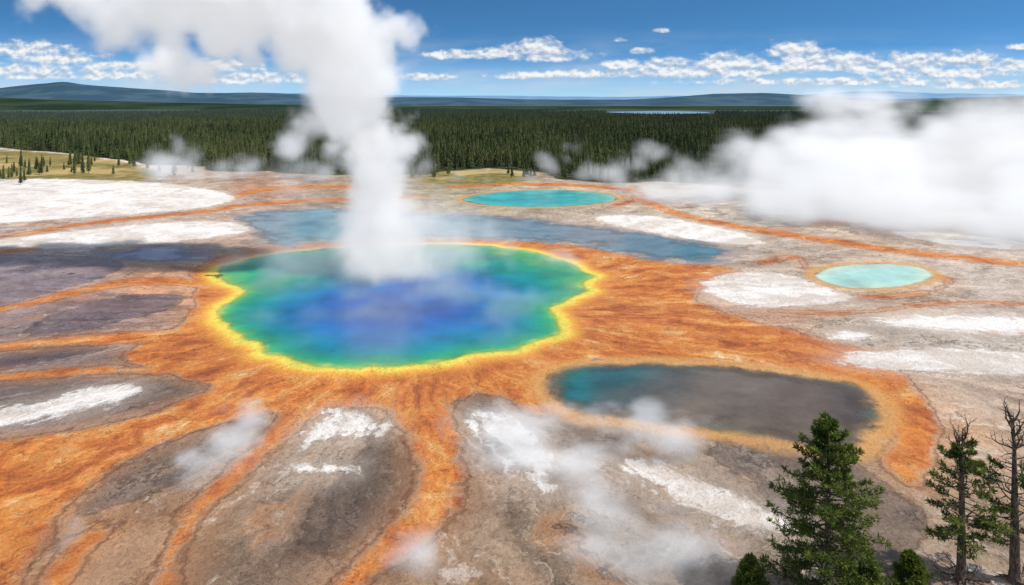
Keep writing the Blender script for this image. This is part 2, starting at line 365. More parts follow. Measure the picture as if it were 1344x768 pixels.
# pool rims
dp=b.m('ADD',A('dp'),b.m('MULTIPLY',edge,0.8))
rim=b.ramp(b.m('DIVIDE',dp,12.0,clamp=True),[(0.0,lin((220,205,84))),(0.07,lin((234,204,86))),(0.18,lin((230,170,66))),(0.4,lin((212,134,58))),(1.0,lin((202,122,56)))])
col=b.mix(b.ss(dp,7,1.0),col,vmul(rim,b.mix(0.3,(1,1,1),vv)))
dq=b.m('ADD',A('dq'),edge)
col=b.mix(b.ss(dq,3.5,0.5,0,0.75),col,lin((208,152,84)))
col=b.mix(b.ss(dq,-0.3,-2.5,0,0.9),col,vmul(vv,lin((112,97,84))))
wv3=b.noise(pos,0.02,5,0.6).outputs[0]
grass=b.mix(b.ss(nmed,0.35,0.65),lin((150,128,70)),lin((96,98,48)))
grass=b.mix(b.ss(wv3,0.45,0.62),grass,lin((186,160,104)))
col=b.mix(b.ss(b.m('ADD',A('sme'),b.m('MULTIPLY',edge,5.0)),4,-3),col,grass)
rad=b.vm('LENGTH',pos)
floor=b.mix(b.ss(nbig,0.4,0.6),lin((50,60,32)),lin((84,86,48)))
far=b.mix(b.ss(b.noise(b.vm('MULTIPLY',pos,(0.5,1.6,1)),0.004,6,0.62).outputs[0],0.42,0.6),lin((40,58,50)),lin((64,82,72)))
far=b.mix(b.ss(rad,3500,14000),far,lin((92,118,136)))  # aerial haze painted into the far ground as a blue-grey tint
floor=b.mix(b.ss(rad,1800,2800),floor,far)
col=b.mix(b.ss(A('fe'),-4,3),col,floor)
bp=b.n('ShaderNodeBump'); bp.inputs['Strength'].default_value=0.75; bp.inputs['Distance'].default_value=0.9
b.put(bp.inputs['Height'],b.m('ADD',b.m('MULTIPLY',nfin,0.5),b.m('MULTIPLY',st,1.8)))
wet=b.m('MULTIPLY',b.m('MAXIMUM',dm_,b.m('MULTIPLY',om,0.6)),b.ss(nbig,0.35,0.6))
wet=b.m('MULTIPLY',wet,b.m('SUBTRACT',1.0,wm_))
bsdf(b,col,b.m('MULTIPLY_ADD',wet,-0.42,0.88),0.35,bp.outputs[0])
# ---------------------------------------------------------------- pools
def water(name,clear0,clear1,namp,vari=1.1,gain=1.0):
    wm,b=newmat(name)
    pos=b.n('ShaderNodeNewGeometry').outputs['Position']
    nn=b.noise(pos,0.09,6,0.6).outputs[0]; rp=b.noise(pos,0.9,3,0.6).outputs[0]
    vr=b.m('MULTIPLY',b.m('ADD',b.m('ADD',b.m('MULTIPLY',b.m('SUBTRACT',nn,0.5),vari),b.m('MULTIPLY',b.m('SUBTRACT',rp,0.5),0.3)),1.0),gain)
    bp=b.n('ShaderNodeBump'); bp.inputs['Strength'].default_value=0.12; bp.inputs['Distance'].default_value=0.2; b.put(bp.inputs['Height'],rp)
    al=b.ss(b.m('ADD',b.attr('depth').outputs['Fac'],b.m('MULTIPLY',b.m('SUBTRACT',nn,0.5),namp)),clear0,clear1)
    bsdf(b,b.vm('MULTIPLY',b.attr('pcol').outputs['Color'],b.gray(vr)),0.2,0.25,bp.outputs[0],al)
    return wm
wdeep=water('hot_spring_water',0.0,2.0,4.0,1.4,0.95); wsh=water('shallow_water',-1.0,10.0,38.0,1.6); wsec=water('pool_water',0.0,6,14.0,1.8)
def interp_col(t,stops):
    xs=[s[0] for s in stops]; cs=np.array([lin(s[1]) for s in stops])
    return np.stack([np.interp(t,xs,cs[:,k]) for k in range(3)],1)
def pool_mesh(key,name,sp_,stops,mat,palx=None,palfade=0):
    pg=poolp[key] if key=='main' else poly(POOLS[key],3)
    seg=np.roll(pg,-1,0)-pg; L=np.hypot(*seg.T); cum=np.concatenate([[0],np.cumsum(L)]); n=300
    s=np.linspace(0,cum[-1],n,endpoint=False); cl=np.vstack([pg,pg[:1]])
    bx=np.interp(s,cum,cl[:,0]); by=np.interp(s,cum,cl[:,1])
    mn=pg.min(0);mx=pg.max(0)
    xs,ys=np.meshgrid(np.arange(mn[0],mx[0],sp_),np.arange(mn[1],mx[1],sp_*1.2)); xs=xs.ravel()+rng.uniform(-.3,.3,xs.size)*sp_; ys=ys.ravel()+rng.uniform(-.3,.3,ys.size)*sp_
    din=-sdf_poly(np.stack([xs,ys],1),pg,5); k=din>sp_*0.6
    VX=np.concatenate([bx,xs[k]]); VY=np.concatenate([by,ys[k]])
    vs,es,fs,*_=delaunay_2d_cdt([Vector((float(x),float(y))) for x,y in zip(VX,VY)],[],[list(range(n))],1,1e-4)
    VX=np.array([v.x for v in vs]);VY=np.array([v.y for v in vs])
    dd=-sdf_poly(np.stack([VX,VY],1),pg,5)
    dd2=dd+(fbm2(VX+80,VY+80,0.09,4)-0.47)*np.clip(dd,1,16)*1.9
    if key=='main':
        # the vent (deepest water) lies slightly in front of the middle
        vx,vy=gnd(525,412); rv_=np.hypot((VX-vx)/48,(VY-vy)/46)
        dd2=dd2*0.5+0.5*np.clip((1-rv_)*52,0,52)*np.clip(dd/8,0,1)+np.clip(1-dd/8,0,1)*dd*0.45
    colr=interp_col(dd2,stops)
    if palx:
        pc=idw(VX,VY,palx,4); f=np.clip(dd/palfade,0,1)[:,None]; colr=colr*(1-f)+pc*f
    me=bpy.data.meshes.new(name); me.from_pydata([(x,y,0.03) for x,y in zip(VX,VY)],[],[list(f) for f in fs]); me.update()
    if me.polygons[5].normal.z<0: me.flip_normals()
    add_c(me,'pcol',colr); add_f(me,'depth',dd); me.materials.append(mat)
    ob=bpy.data.objects.new(name,me); scene.collection.objects.link(ob); return ob
pool_mesh('main','hot_spring_pool',1.5,[(0,(205,198,88)),(0.8,(165,192,86)),(2.0,(100,172,88)),(4.5,(48,150,104)),(10,(26,136,124)),(16,(18,124,146)),(23,(12,104,164)),(31,(6,82,160)),(42,(2,62,140)),(60,(2,54,130))],wdeep)
pool_mesh('second','hot_spring_pool',1.2,[(0,(160,135,85)),(1,(110,120,85)),(2.2,(80,110,100))],wsec,[(750,510,(30,98,104)),(730,500,(46,120,112)),(800,495,(46,86,90)),(820,525,(76,86,84)),(860,530,(88,84,78)),(950,520,(104,92,80)),(1050,540,(96,82,70)),(1140,540,(80,69,60)),(1080,580,(98,84,70)),(800,545,(72,78,72)),(900,555,(118,102,86))],3.5)
pool_mesh('back','hot_spring_pool',2.0,[(0,(150,180,150)),(2,(105,185,168)),(8,(76,182,172)),(20,(66,170,166))],wdeep)
pool_mesh('aqua','hot_spring_pool',1.2,[(0,(205,195,150)),(1.5,(178,204,182)),(5,(152,200,188)),(14,(140,196,186))],wdeep)
pool_mesh('mid','shallow_pool',2.0,[(0,(150,145,136)),(2,(136,142,142)),(8,(122,140,145)),(20,(112,134,142))],wsh,[(340,290,(140,150,150)),(420,290,(110,145,152)),(520,295,(125,150,155)),(700,300,(120,136,140)),(850,325,(104,124,130)),(930,335,(78,120,130)),(780,310,(134,138,136))],6)
pool_mesh('left','shallow_pool',1.6,[(0,(180,162,155)),(2,(170,155,155)),(8,(150,144,152))],wsh)  # water colours lightened to make up for the plume's shadow here
# ---------------------------------------------------------------- lake + hills
lm,b=newmat('lake_water'); bsdf(b,lin((130,152,170)),0.3,0.4)
tv=np.linspace(0,2*np.pi,60,endpoint=False); x0,x1=420,840
V=[((x0+x1)/2+(x1-x0)/2*math.cos(t)*(1+0.1*math.sin(3*t)), 2900+300*math.sin(t)*(1+0.2*math.sin(2*t)), -7.0) for t in tv]
me=bpy.data.meshes.new('lake'); me.from_pydata(V,[],[list(range(60))]); me.materials.append(lm)
lk=bpy.data.objects.new('lake',me); scene.collection.objects.link(lk)
def hills(name,D,depthm,prof,c1,c2,seed):
    us=np.linspace(-700,2100,420); ks=np.linspace(0,1,36)
    pv=np.interp(us,[p[0] for p in prof],[p[1] for p in prof])
    V=[];n=len(us)
    for k in ks:
        r=D+depthm*k; a=(us-CX)/FPX
        x=a*r; y=np.full_like(us,r)
        hh=np.maximum((130-pv)/FPX*(D+depthm*0.5)+H,0)*np.sin(math.pi*k)**1.1
        hh=hh*(1+ (fbm2(x+seed*999+20000,y+20000,1/700,4)-0.47)*0.35*math.sin(math.pi*k)) -25*(1-math.sin(math.pi*k))
        V.append(np.stack([x,y,hh],1))
    V=np.concatenate(V); idx=np.arange(n*len(ks)).reshape(len(ks),n)
    F=np.stack([idx[:-1,:-1].ravel(),idx[:-1,1:].ravel(),idx[1:,1:].ravel(),idx[1:,:-1].ravel()],1)
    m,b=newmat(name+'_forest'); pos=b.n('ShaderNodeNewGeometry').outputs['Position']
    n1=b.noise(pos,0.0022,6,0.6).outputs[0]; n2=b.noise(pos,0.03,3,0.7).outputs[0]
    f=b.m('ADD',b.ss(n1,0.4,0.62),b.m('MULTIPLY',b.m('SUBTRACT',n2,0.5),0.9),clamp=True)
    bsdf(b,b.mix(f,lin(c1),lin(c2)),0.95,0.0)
    return mesh_obj(name,V,F,m,smooth=True)
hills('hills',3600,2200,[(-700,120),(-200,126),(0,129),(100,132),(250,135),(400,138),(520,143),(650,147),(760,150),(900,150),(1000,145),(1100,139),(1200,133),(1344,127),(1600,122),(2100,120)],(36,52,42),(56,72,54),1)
hills('hills',6500,3500,[(-700,106),(-300,114),(-60,118),(0,115),(40,110),(85,106),(130,112),(200,118),(260,123),(330,121),(390,124),(470,129),(560,127),(700,131),(820,131),(870,128),(940,122),(1000,121),(1060,125),(1120,129),(1200,130),(1344,126),(1700,118),(2100,116)],(56,80,98),(72,96,110),2)  # this and the farthest ridge: blue distance haze put into base colours
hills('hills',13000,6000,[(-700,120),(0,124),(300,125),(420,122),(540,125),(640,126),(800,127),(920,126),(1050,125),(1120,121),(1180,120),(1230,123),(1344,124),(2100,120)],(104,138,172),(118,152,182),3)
# ---------------------------------------------------------------- forest
def lowconifer(name,seed,h,r,mat):
    rs=random.Random(seed); V=[];F=[]
    def cone(z0,z1,r0,sp):
        base=len(V); ox,oy=rs.uniform(-.1,.1),rs.uniform(-.1,.1)
        V.append((ox,oy,z1)); off=rs.uniform(0,6.28)
        for i in range(sp*2):
            a=off+math.pi*i/sp; q=r0*(rs.uniform(0.8,1.2) if i%2 else rs.uniform(0.35,0.6))
            V.append((ox+math.cos(a)*q,oy+math.sin(a)*q,z0+(rs.uniform(-.35,.1) if i%2 else 0.35)))
        for i in range(sp*2): F.append((base,base+1+i,base+1+(i+1)%(sp*2)))
    tiers=9
    for i in range(tiers):
        k=i/tiers; z0=h*(0.1+0.86*k); z1=min(h,z0+h*0.2)
        cone(z0,z1,r*((1-k)**0.75)*rs.uniform(0.8,1.15)+0.15,6)
    cone(-0.5,h*0.5,0.25,3)
    me=bpy.data.meshes.new(name); me.from_pydata(V,[],F); me.materials.append(mat)
    return bpy.data.objects.new(name,me)
tm,b=newmat('conifer_needles')
oi=b.n('ShaderNodeObjectInfo'); pos=b.n('ShaderNodeNewGeometry').outputs['Position']
nz=b.noise(pos,0.012,3,0.6).outputs[0]; nl=b.noise(pos,1.5,2,0.6).outputs[0]
f=b.m('ADD',b.m('MULTIPLY',oi.outputs['Random'],0.5),b.m('ADD',b.m('MULTIPLY',b.m('SUBTRACT',nz,0.5),2.2),b.m('MULTIPLY_ADD',b.m('SUBTRACT',nl,0.5),1.4,0.25)),clamp=True)
c=b.ramp(f,[(0,(0.026,0.04,0.02)),(0.45,(0.06,0.08,0.03)),(0.8,(0.105,0.12,0.042)),(1,(0.14,0.135,0.06))])
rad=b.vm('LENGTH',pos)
c=b.mix(b.ss(rad,600,3200,0,0.55),c,(0.06,0.088,0.085))  # distance haze mixed into the needle colour
bsdf(b,c,0.8,0.1)
tcol=bpy.data.collections.new('forest_tree_kinds')
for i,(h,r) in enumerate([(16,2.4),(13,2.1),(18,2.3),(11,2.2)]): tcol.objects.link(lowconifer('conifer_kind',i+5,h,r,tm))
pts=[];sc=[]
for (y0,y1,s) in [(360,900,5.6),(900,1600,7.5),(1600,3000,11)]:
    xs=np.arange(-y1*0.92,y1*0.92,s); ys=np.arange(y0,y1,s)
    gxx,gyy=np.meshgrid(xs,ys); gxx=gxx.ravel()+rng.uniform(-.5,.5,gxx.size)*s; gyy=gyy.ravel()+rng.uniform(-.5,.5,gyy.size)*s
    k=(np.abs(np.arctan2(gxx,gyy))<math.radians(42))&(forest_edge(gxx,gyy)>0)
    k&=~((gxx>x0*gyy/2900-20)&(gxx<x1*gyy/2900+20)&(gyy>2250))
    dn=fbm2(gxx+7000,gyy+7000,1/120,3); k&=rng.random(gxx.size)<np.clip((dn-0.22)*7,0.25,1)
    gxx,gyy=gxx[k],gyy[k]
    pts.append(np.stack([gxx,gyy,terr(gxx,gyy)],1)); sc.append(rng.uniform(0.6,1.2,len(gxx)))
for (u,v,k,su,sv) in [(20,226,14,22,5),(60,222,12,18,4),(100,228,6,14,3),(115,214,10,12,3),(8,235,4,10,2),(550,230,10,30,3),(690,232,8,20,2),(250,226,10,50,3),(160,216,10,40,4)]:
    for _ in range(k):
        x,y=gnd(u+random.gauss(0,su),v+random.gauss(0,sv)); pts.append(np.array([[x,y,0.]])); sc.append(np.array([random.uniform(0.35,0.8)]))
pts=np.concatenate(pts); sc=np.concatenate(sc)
me=bpy.data.meshes.new('forest'); me.vertices.add(len(pts)); me.vertices.foreach_set('co',pts.astype(np.float32).ravel())
add_f(me,'tsc',sc); fo=bpy.data.objects.new('forest',me); scene.collection.objects.link(fo)
ng=bpy.data.node_groups.new('forest_scatter','GeometryNodeTree')
ng.interface.new_socket('Geometry',in_out='INPUT',socket_type='NodeSocketGeometry'); ng.interface.new_socket('Geometry',in_out='OUTPUT',socket_type='NodeSocketGeometry')
N=ng.nodes; Lk=ng.links
gi=N.new('NodeGroupInput'); go=N.new('NodeGroupOutput'); ip=N.new('GeometryNodeInstanceOnPoints'); ci=N.new('GeometryNodeCollectionInfo')
ci.inputs[0].default_value=tcol; ci.inputs[1].default_value=True; ci.inputs[2].default_value=True
m2=N.new('GeometryNodeMeshToPoints')
ip.inputs['Pick Instance'].default_value=True
na=N.new('GeometryNodeInputNamedAttribute'); na.data_type='FLOAT'; na.inputs[0].default_value='tsc'
rv=N.new('FunctionNodeRandomValue'); rv.data_type='FLOAT'; rv.inputs[3].default_value=6.283
cx_=N.new('ShaderNodeCombineXYZ')
Lk.new(gi.outputs[0],m2.inputs[0]); Lk.new(m2.outputs[0],ip.inputs['Points']); Lk.new(ci.outputs[0],ip.inputs['Instance'])
Lk.new(na.outputs[0],ip.inputs['Scale']); Lk.new(rv.outputs[1],cx_.inputs[2]); Lk.new(cx_.outputs[0],ip.inputs['Rotation']); Lk.new(ip.outputs[0],go.inputs[0])
md=fo.modifiers.new('scatter','NODES'); md.node_group=ng
print('forest',len(pts),time.time()-T0)
# ---------------------------------------------------------------- foreground trees
bark,b=newmat('bark'); pos=b.n('ShaderNodeNewGeometry').outputs['Position']
nn=b.noise(b.vm('MULTIPLY',pos,(1,1,0.25)),6,5,0.6).outputs[0]
bp=b.n('ShaderNodeBump'); bp.inputs['Strength'].default_value=0.6; b.put(bp.inputs['Height'],nn)
bsdf(b,b.mix(b.ss(nn,0.35,0.65),(0.07,0.048,0.034),(0.23,0.175,0.135)),0.9,0.1,bp.outputs[0])
need,b=newmat('pine_needles')
f=b.attr('tint').outputs['Fac']
c=b.ramp(f,[(0,(0.04,0.065,0.018)),(0.4,(0.11,0.155,0.03)),(0.75,(0.24,0.285,0.055)),(1,(0.34,0.355,0.09))])
p=b.n('ShaderNodeBsdfPrincipled'); b.put(p.inputs['Base Color'],c); p.inputs['Roughness'].default_value=0.6; p.inputs['Specular IOR Level'].default_value=0.2
tr=b.n('ShaderNodeBsdfTranslucent'); b.put(tr.inputs[0],c); mx=b.n('ShaderNodeMixShader'); mx.inputs[0].default_value=0.3
o=b.n('ShaderNodeOutputMaterial'); b.nt.links.new(p.outputs[0],mx.inputs[1]); b.nt.links.new(tr.outputs[0],mx.inputs[2]); b.nt.links.new(mx.outputs[0],o.inputs[0])
class TB:
    def __init__(s): s.V=[];s.F=[];s.NV=[];s.NF=[];s.T=[]
    def tube(s,pts,rad,sides=6):
        base=len(s.V)
        for i,(p,r) in enumerate(zip(pts,rad)):
            t=(pts[min(i+1,len(pts)-1)]-pts[max(i-1,0)]).normalized()
            u=t.orthogonal().normalized(); v=t.cross(u)
            for k in range(sides):
                a=2*math.pi*k/sides; s.V.append(tuple(p+(u*math.cos(a)+v*math.sin(a))*r))
        for i in range(len(pts)-1):
            for k in range(sides):
                a=base+i*sides+k; b2=base+i*sides+(k+1)%sides
                s.F.append((a,b2,b2+sides,a+sides))
    def clump(s,p,d,size,n,rs,tint):
        for _ in range(n):
            q=(d*0.7+Vector((rs.gauss(0,.6),rs.gauss(0,.6),rs.gauss(0.25,.5)))).normalized()
            sd=q.cross(Vector((rs.gauss(0,1),rs.gauss(0,1),rs.gauss(0,1)))).normalized()*size*0.10
            L=size*rs.uniform(0.6,1.2); st=p+q*size*0.05
            b0=len(s.NV); s.NV+= [tuple(st-sd*0.6),tuple(st+q*L*0.5-sd),tuple(st+q*L),tuple(st+q*L*0.5+sd)]
            s.NF.append((b0,b0+1,b0+2,b0+3)); t=min(1,max(0,tint+rs.gauss(0,.12))); s.T+=[t]*4
def crooked(tb,p,d,L,r,rs,depth,up=0.0,sides=5):
    pts=[p.copy()]; rad=[r]; n=7; q=p.copy(); dd=d.normalized()
    for i in range(n):
        dd=(dd+Vector((rs.gauss(0,.22),rs.gauss(0,.22),rs.gauss(up,.18)))).normalized()
        q=q+dd*L/n; pts.append(q.copy()); rad.append(r*(1-(i+1)/n*0.8))
        if depth>0 and i>0 and rs.random()<0.7:
            nd=(dd+Vector((rs.gauss(0,.7),rs.gauss(0,.7),rs.gauss(0.1,.5)))).normalized()
            crooked(tb,q,nd,L*rs.uniform(0.3,0.5),rad[-1]*0.7,rs,depth-1,up,4)
    tb.tube(pts,rad,sides)
def pine(name,u,v,h,prof,rt,seed,dens=1.0,z0=0.12,dead=0.0,lean=(0,0),bareTop=0,roots=False,csize=0.5,droop=0.1,leafy=0.85,gap=1.0,snag=2.0):
    rs=random.Random(seed); tb=TB(); x,y=gnd(u,v)
    n=16; pts=[];rad=[]; wob=[rs.gauss(0,1) for _ in range(4)]
    def axis(k): return Vector((lean[0]*k+0.18*math.sin(k*5+wob[0])*k, lean[1]*k+0.18*math.sin(k*4+wob[1])*k, h*k))
    for i in range(n+1):
        k=i/n; pts.append(axis(k)+(Vector((0,0,-0.4)) if i==0 else Vector((0,0,0)))); rad.append(rt*(1-k)**0.8+0.02+(rt*0.5 if i==0 else 0))
    tb.tube(pts,rad,9)
    z=z0*h
    while z<h*0.985:
        k=z/h; L0=np.interp(k,[a for a,_ in prof],[c for _,c in prof]); nb=max(3,int(round(rs.uniform(4.0,6.5)*dens)))
        a0=rs.uniform(0,6.28)
        for j in range(nb):
            a=a0+2*math.pi*j/nb+rs.gauss(0,.25); L=L0*rs.uniform(0.5,1.18)
            kk=min(1,k+rs.uniform(-.012,.012)); o=axis(kk)
            elev=0.05+0.75*max(0,k-0.45)/0.55
            d=Vector((math.cos(a),math.sin(a),elev+rs.gauss(0,.1))).normalized()
            if rs.random()<dead or k>snag:
                crooked(tb,o,d,max(L*0.9,1.0 if k>snag else 0),0.06+0.014*L,rs,1,0.02); continue
            m=8; bp=[o.copy()]; q=o.copy(); dd=d.copy(); br=0.03+0.014*L
            for i in range(m):
                dd=(dd+Vector((rs.gauss(0,.06),rs.gauss(0,.06),(-droop if i<m*0.5 else droop*1.6)*0.7))).normalized()
                q=q+dd*L/m; bp.append(q.copy())
            tb.tube(bp,[br*(1-i/m*0.85) for i in range(m+1)],4)
            bt=rs.uniform(0.15,0.7)
            for i in range(3 if L>2 else 2,m+1):
                fr=i/m
                bd=(bp[i]-bp[i-1]).normalized(); side=bd.cross(Vector((0,0,1))).normalized()
                for sg in (-1,1):
                    if rs.random()>leafy: continue
                    tl=L*0.30*(1.15-fr)*rs.uniform(0.6,1.2)+0.25
                    td=(bd*0.75+side*sg*rs.uniform(0.6,1.1)+Vector((0,0,rs.uniform(0,.4)))).normalized()
                    ns=max(2,int(tl/(csize*0.5)))
                    if tl>0.6: tb.tube([bp[i],bp[i]+td*tl],[0.02,0.008],3)
                    for q2 in range(ns):
                        pp=bp[i]+td*tl*(q2+0.6)/ns
                        tb.clump(pp,td,csize*rs.uniform(0.7,1.1),8,rs,bt*0.5+0.35*fr*rs.random()+0.2*(q2/ns))  # tint rises toward twig ends, painting in sunlit tips
                tb.clump(bp[i],bd,csize,6,rs,bt*0.7+0.15)
            tb.clump(bp[-1],(dd+Vector((0,0,.4))).normalized(),csize,9,rs,bt+0.3)
        z+=rs.uniform(0.5,0.85)*h/20*(1.0/dens**0.5)*(1 if h>8 else 1.6)*gap
    top=axis(1.0)
    if bareTop:
        for _ in range(bareTop): crooked(tb,axis(rs.uniform(0.72,0.99)),Vector((rs.gauss(-0.3,1),rs.gauss(0,.7),rs.uniform(0.2,1.2))),rs.uniform(1.8,3.4),0.11,rs,2,0.1)
    else:
        for q in range(6): tb.clump(top-Vector((0,0,0.25*q)),Vector((0,0,1)),csize,9,rs,0.6)
    if roots:
        for j in range(7):
            a=j*0.9+rs.random(); crooked(tb,Vector((0,0,0.5)),Vector((math.cos(a),math.sin(a),-0.28)),rs.uniform(1.8,3.2),0.16,rs,1,0.03)
    e=bpy.data.objects.new(name,None); e.location=(x,y,0); scene.collection.objects.link(e)
    t=mesh_obj('trunk',tb.V,tb.F,bark,e,True)
    f=mesh_obj('foliage',tb.NV,tb.NF,need,e); add_f(f.data,'tint',tb.T)
    print(name,len(tb.NF))
PROF=[(0,6.8),(0.2,6.4),(0.35,5.3),(0.6,4.2),(0.75,3.0),(0.88,1.7),(1,0.3)]
pine('pine_tree',1086,790,18.1,PROF,0.36,11,1.0,0.06,gap=1.0,csize=0.55)
pine('pine_tree',1261,762,15.9,[(0,0.8),(0.25,2.4),(0.4,4.0),(0.55,3.6),(0.7,2.2),(0.85,1.3),(1,0.6)],0.46,21,0.68,0.26,0.32,(0.2,0),6,True,0.54,snag=0.88)
pine('pine_tree',1332,764,17.6,[(0,1.0),(0.3,3.2),(0.5,3.6),(0.62,2.8),(0.7,1.8),(0.8,1.5),(1,0.8)],0.52,33,0.62,0.25,0.42,(-0.1,0),14,True,0.54,snag=0.66)
pine('pine_sapling',1196,780,4.0,[(0,1.9),(0.5,1.5),(1,0.2)],0.1,41,1.0,0.08,0,(0,0),0,False,0.42)
pine('pine_sapling',985,786,4.0,[(0,1.8),(0.5,1.3),(1,0.2)],0.1,43,1.0,0.08,0,(0,0),0,False,0.42)
pine('pine_sapling',1140,794,4.6,[(0,1.8),(0.5,1.3),(1,0.2)],0.1,47,1.0,0.08,0,(0,0),0,False,0.42)
print('trees',time.time()-T0)
# ---------------------------------------------------------------- steam
def bsp(Rr,c,axis):
    i=np.floor(c).astype(int); f=(c-i).astype(np.float32)
    ws=[(1-f)**3/6,(3*f**3-6*f**2+4)/6,(-3*f**3+3*f**2+3*f+1)/6,f**3/6]
    sh=[1,1,1]; sh[axis]=len(c); out=0
    for k in range(4): out=out+np.take(Rr,i+k,axis=axis)*ws[k].reshape(sh)
    return out
def fnoise(xs,ys,zs,wl,rg):
    cs=[(zs-zs[0])/wl[2],(ys-ys[0])/wl[1],(xs-xs[0])/wl[0]]
    Rr=rg.normal(0,1,[int(c[-1])+5 for c in cs]).astype(np.float32)*1.9
    return bsp(bsp(bsp(Rr,cs[0],0),cs[1],1),cs[2],2)
def fbm3(xs,ys,zs,wl,o,rg,bill=False,g=0.6):
    s=0;a=1.0;wl=list(wl)
    for _ in range(o):
        n=fnoise(xs,ys,zs,wl,rg)
        s=s+a*((np.abs(n)-0.5) if bill else n); a*=g; wl=[w/2.05 for w in wl]
    return s
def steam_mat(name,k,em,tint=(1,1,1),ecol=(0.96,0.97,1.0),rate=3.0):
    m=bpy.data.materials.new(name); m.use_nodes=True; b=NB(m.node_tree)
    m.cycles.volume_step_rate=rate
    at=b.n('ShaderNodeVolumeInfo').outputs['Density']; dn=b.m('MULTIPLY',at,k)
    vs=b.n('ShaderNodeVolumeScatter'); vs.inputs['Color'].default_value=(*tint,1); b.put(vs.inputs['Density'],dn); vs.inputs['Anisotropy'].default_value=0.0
    e=b.n('ShaderNodeEmission'); e.inputs[0].default_value=(*ecol,1); b.put(e.inputs[1],b.m('MULTIPLY',dn,em))  # vapour glows by itself, standing in for light scattered many times inside
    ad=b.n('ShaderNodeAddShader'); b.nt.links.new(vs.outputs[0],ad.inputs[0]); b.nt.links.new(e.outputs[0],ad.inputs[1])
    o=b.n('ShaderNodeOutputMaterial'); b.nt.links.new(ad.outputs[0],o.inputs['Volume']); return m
def volume(name,mn,mx,vox,fn,mat):
    n=[int(round((mx[i]-mn[i])/vox[i]))+1 for i in range(3)]
    ax=[np.linspace(mn[i],mx[i],n[i]) for i in range(3)]
    den=fn(*ax).astype(np.float32); den[den<0.015]=0
    me=bpy.data.meshes.new(name); me.vertices.add(den.size); add_f(me,'den',den.ravel())
    ob=bpy.data.objects.new(name,me); scene.collection.objects.link(ob)
    g=bpy.data.node_groups.new(name+'_grid','GeometryNodeTree')
    g.interface.new_socket('Geometry',in_out='INPUT',socket_type='NodeSocketGeometry'); g.interface.new_socket('Geometry',in_out='OUTPUT',socket_type='NodeSocketGeometry')
    N=g.nodes;L=g.links
    gi=N.new('NodeGroupInput');go=N.new('NodeGroupOutput');vc=N.new('GeometryNodeVolumeCube')
    vc.inputs['Min'].default_value=mn; vc.inputs['Max'].default_value=mx
    for i,a in enumerate('XYZ'): vc.inputs['Resolution '+a].default_value=n[i]
    ps=N.new('GeometryNodeInputPosition')
    def vmn(op,a,bv):
        o=N.new('ShaderNodeVectorMath'); o.operation=op; L.new(a,o.inputs[0]); o.inputs[1].default_value=bv; return o.outputs[0]
    q=vmn('SUBTRACT',ps.outputs[0],mn); q=vmn('MULTIPLY',q,tuple((n[i]-1)/(mx[i]-mn[i]) for i in range(3)))
    q=vmn('ADD',q,(0.5,0.5,0.5)); fo=N.new('ShaderNodeVectorMath'); fo.operation='FLOOR'; L.new(q,fo.inputs[0])
    sp_=N.new('ShaderNodeSeparateXYZ'); L.new(fo.outputs[0],sp_.inputs[0])
    def im(op,a,bv):
        o=N.new('FunctionNodeIntegerMath'); o.operation=op
        L.new(a,o.inputs[0])
        if isinstance(bv,int): o.inputs[1].default_value=bv
        else: L.new(bv,o.inputs[1])
        return o.outputs[0]
    id_=im('ADD',im('MULTIPLY',im('ADD',im('MULTIPLY',sp_.outputs[2],n[1]),sp_.outputs[1]),n[0]),sp_.outputs[0])
    na=N.new('GeometryNodeInputNamedAttribute'); na.data_type='FLOAT'; na.inputs[0].default_value='den'
    si=N.new('GeometryNodeSampleIndex'); si.data_type='FLOAT'; si.domain='POINT'; si.clamp=True
    L.new(gi.outputs[0],si.inputs['Geometry']); L.new(na.outputs[0],si.inputs['Value']); L.new(id_,si.inputs['Index'])
    L.new(si.outputs[0],vc.inputs['Density'])
    sm=N.new('GeometryNodeSetMaterial'); sm.inputs['Material'].default_value=mat
    L.new(vc.outputs[0],sm.inputs[0]); L.new(sm.outputs[0],go.inputs[0])
    md=ob.modifiers.new('grid','NODES'); md.node_group=g; me.materials.append(mat)
    print(name,n,den.size,float(den.max()),float((den>0).mean()),round(time.time()-T0,1)); return ob
def sph_sdf(xs,ys,zs,sph,far=30.):
    S=np.full((len(zs),len(ys),len(xs)),far,np.float32)
    for (x,y,z,r) in sph:
        R=r+far*0.5
        i0,i1=np.searchsorted(xs,[x-R,x+R]);j0,j1=np.searchsorted(ys,[y-R,y+R]);k0,k1=np.searchsorted(zs,[z-R,z+R])
        if i1<=i0 or j1<=j0 or k1<=k0: continue
        d=np.sqrt((xs[i0:i1]-x)[None,None,:]**2+(ys[j0:j1]-y)[None,:,None]**2+(zs[k0:k1]-z)[:,None,None]**2)-r
        S[k0:k1,j0:j1,i0:i1]=np.minimum(S[k0:k1,j0:j1,i0:i1],d)
    return S
YP=200.0
rs=random.Random(5)
def chain(path,per=3,q_=4):
    out=[]
    for i in range(len(path)-1):
        for s in range(per):
            t=s/per; u=path[i][0]*(1-t)+path[i+1][0]*t; v=path[i][1]*(1-t)+path[i+1][1]*t; hw=path[i][2]*(1-t)+path[i+1][2]*t
            x,z=onplane(u,v,YP); hm=hw/4.45
            for q in range(q_):
                r=hm*rs.uniform(0.42,0.66); ra=(hm-r)*rs.random()**0.5; an=rs.uniform(0,6.28)
                out.append((x+ra*math.cos(an),YP+rs.uniform(-1,1)*min(hm,14)*0.6,z+ra*math.sin(an)*0.7,r))
    return out
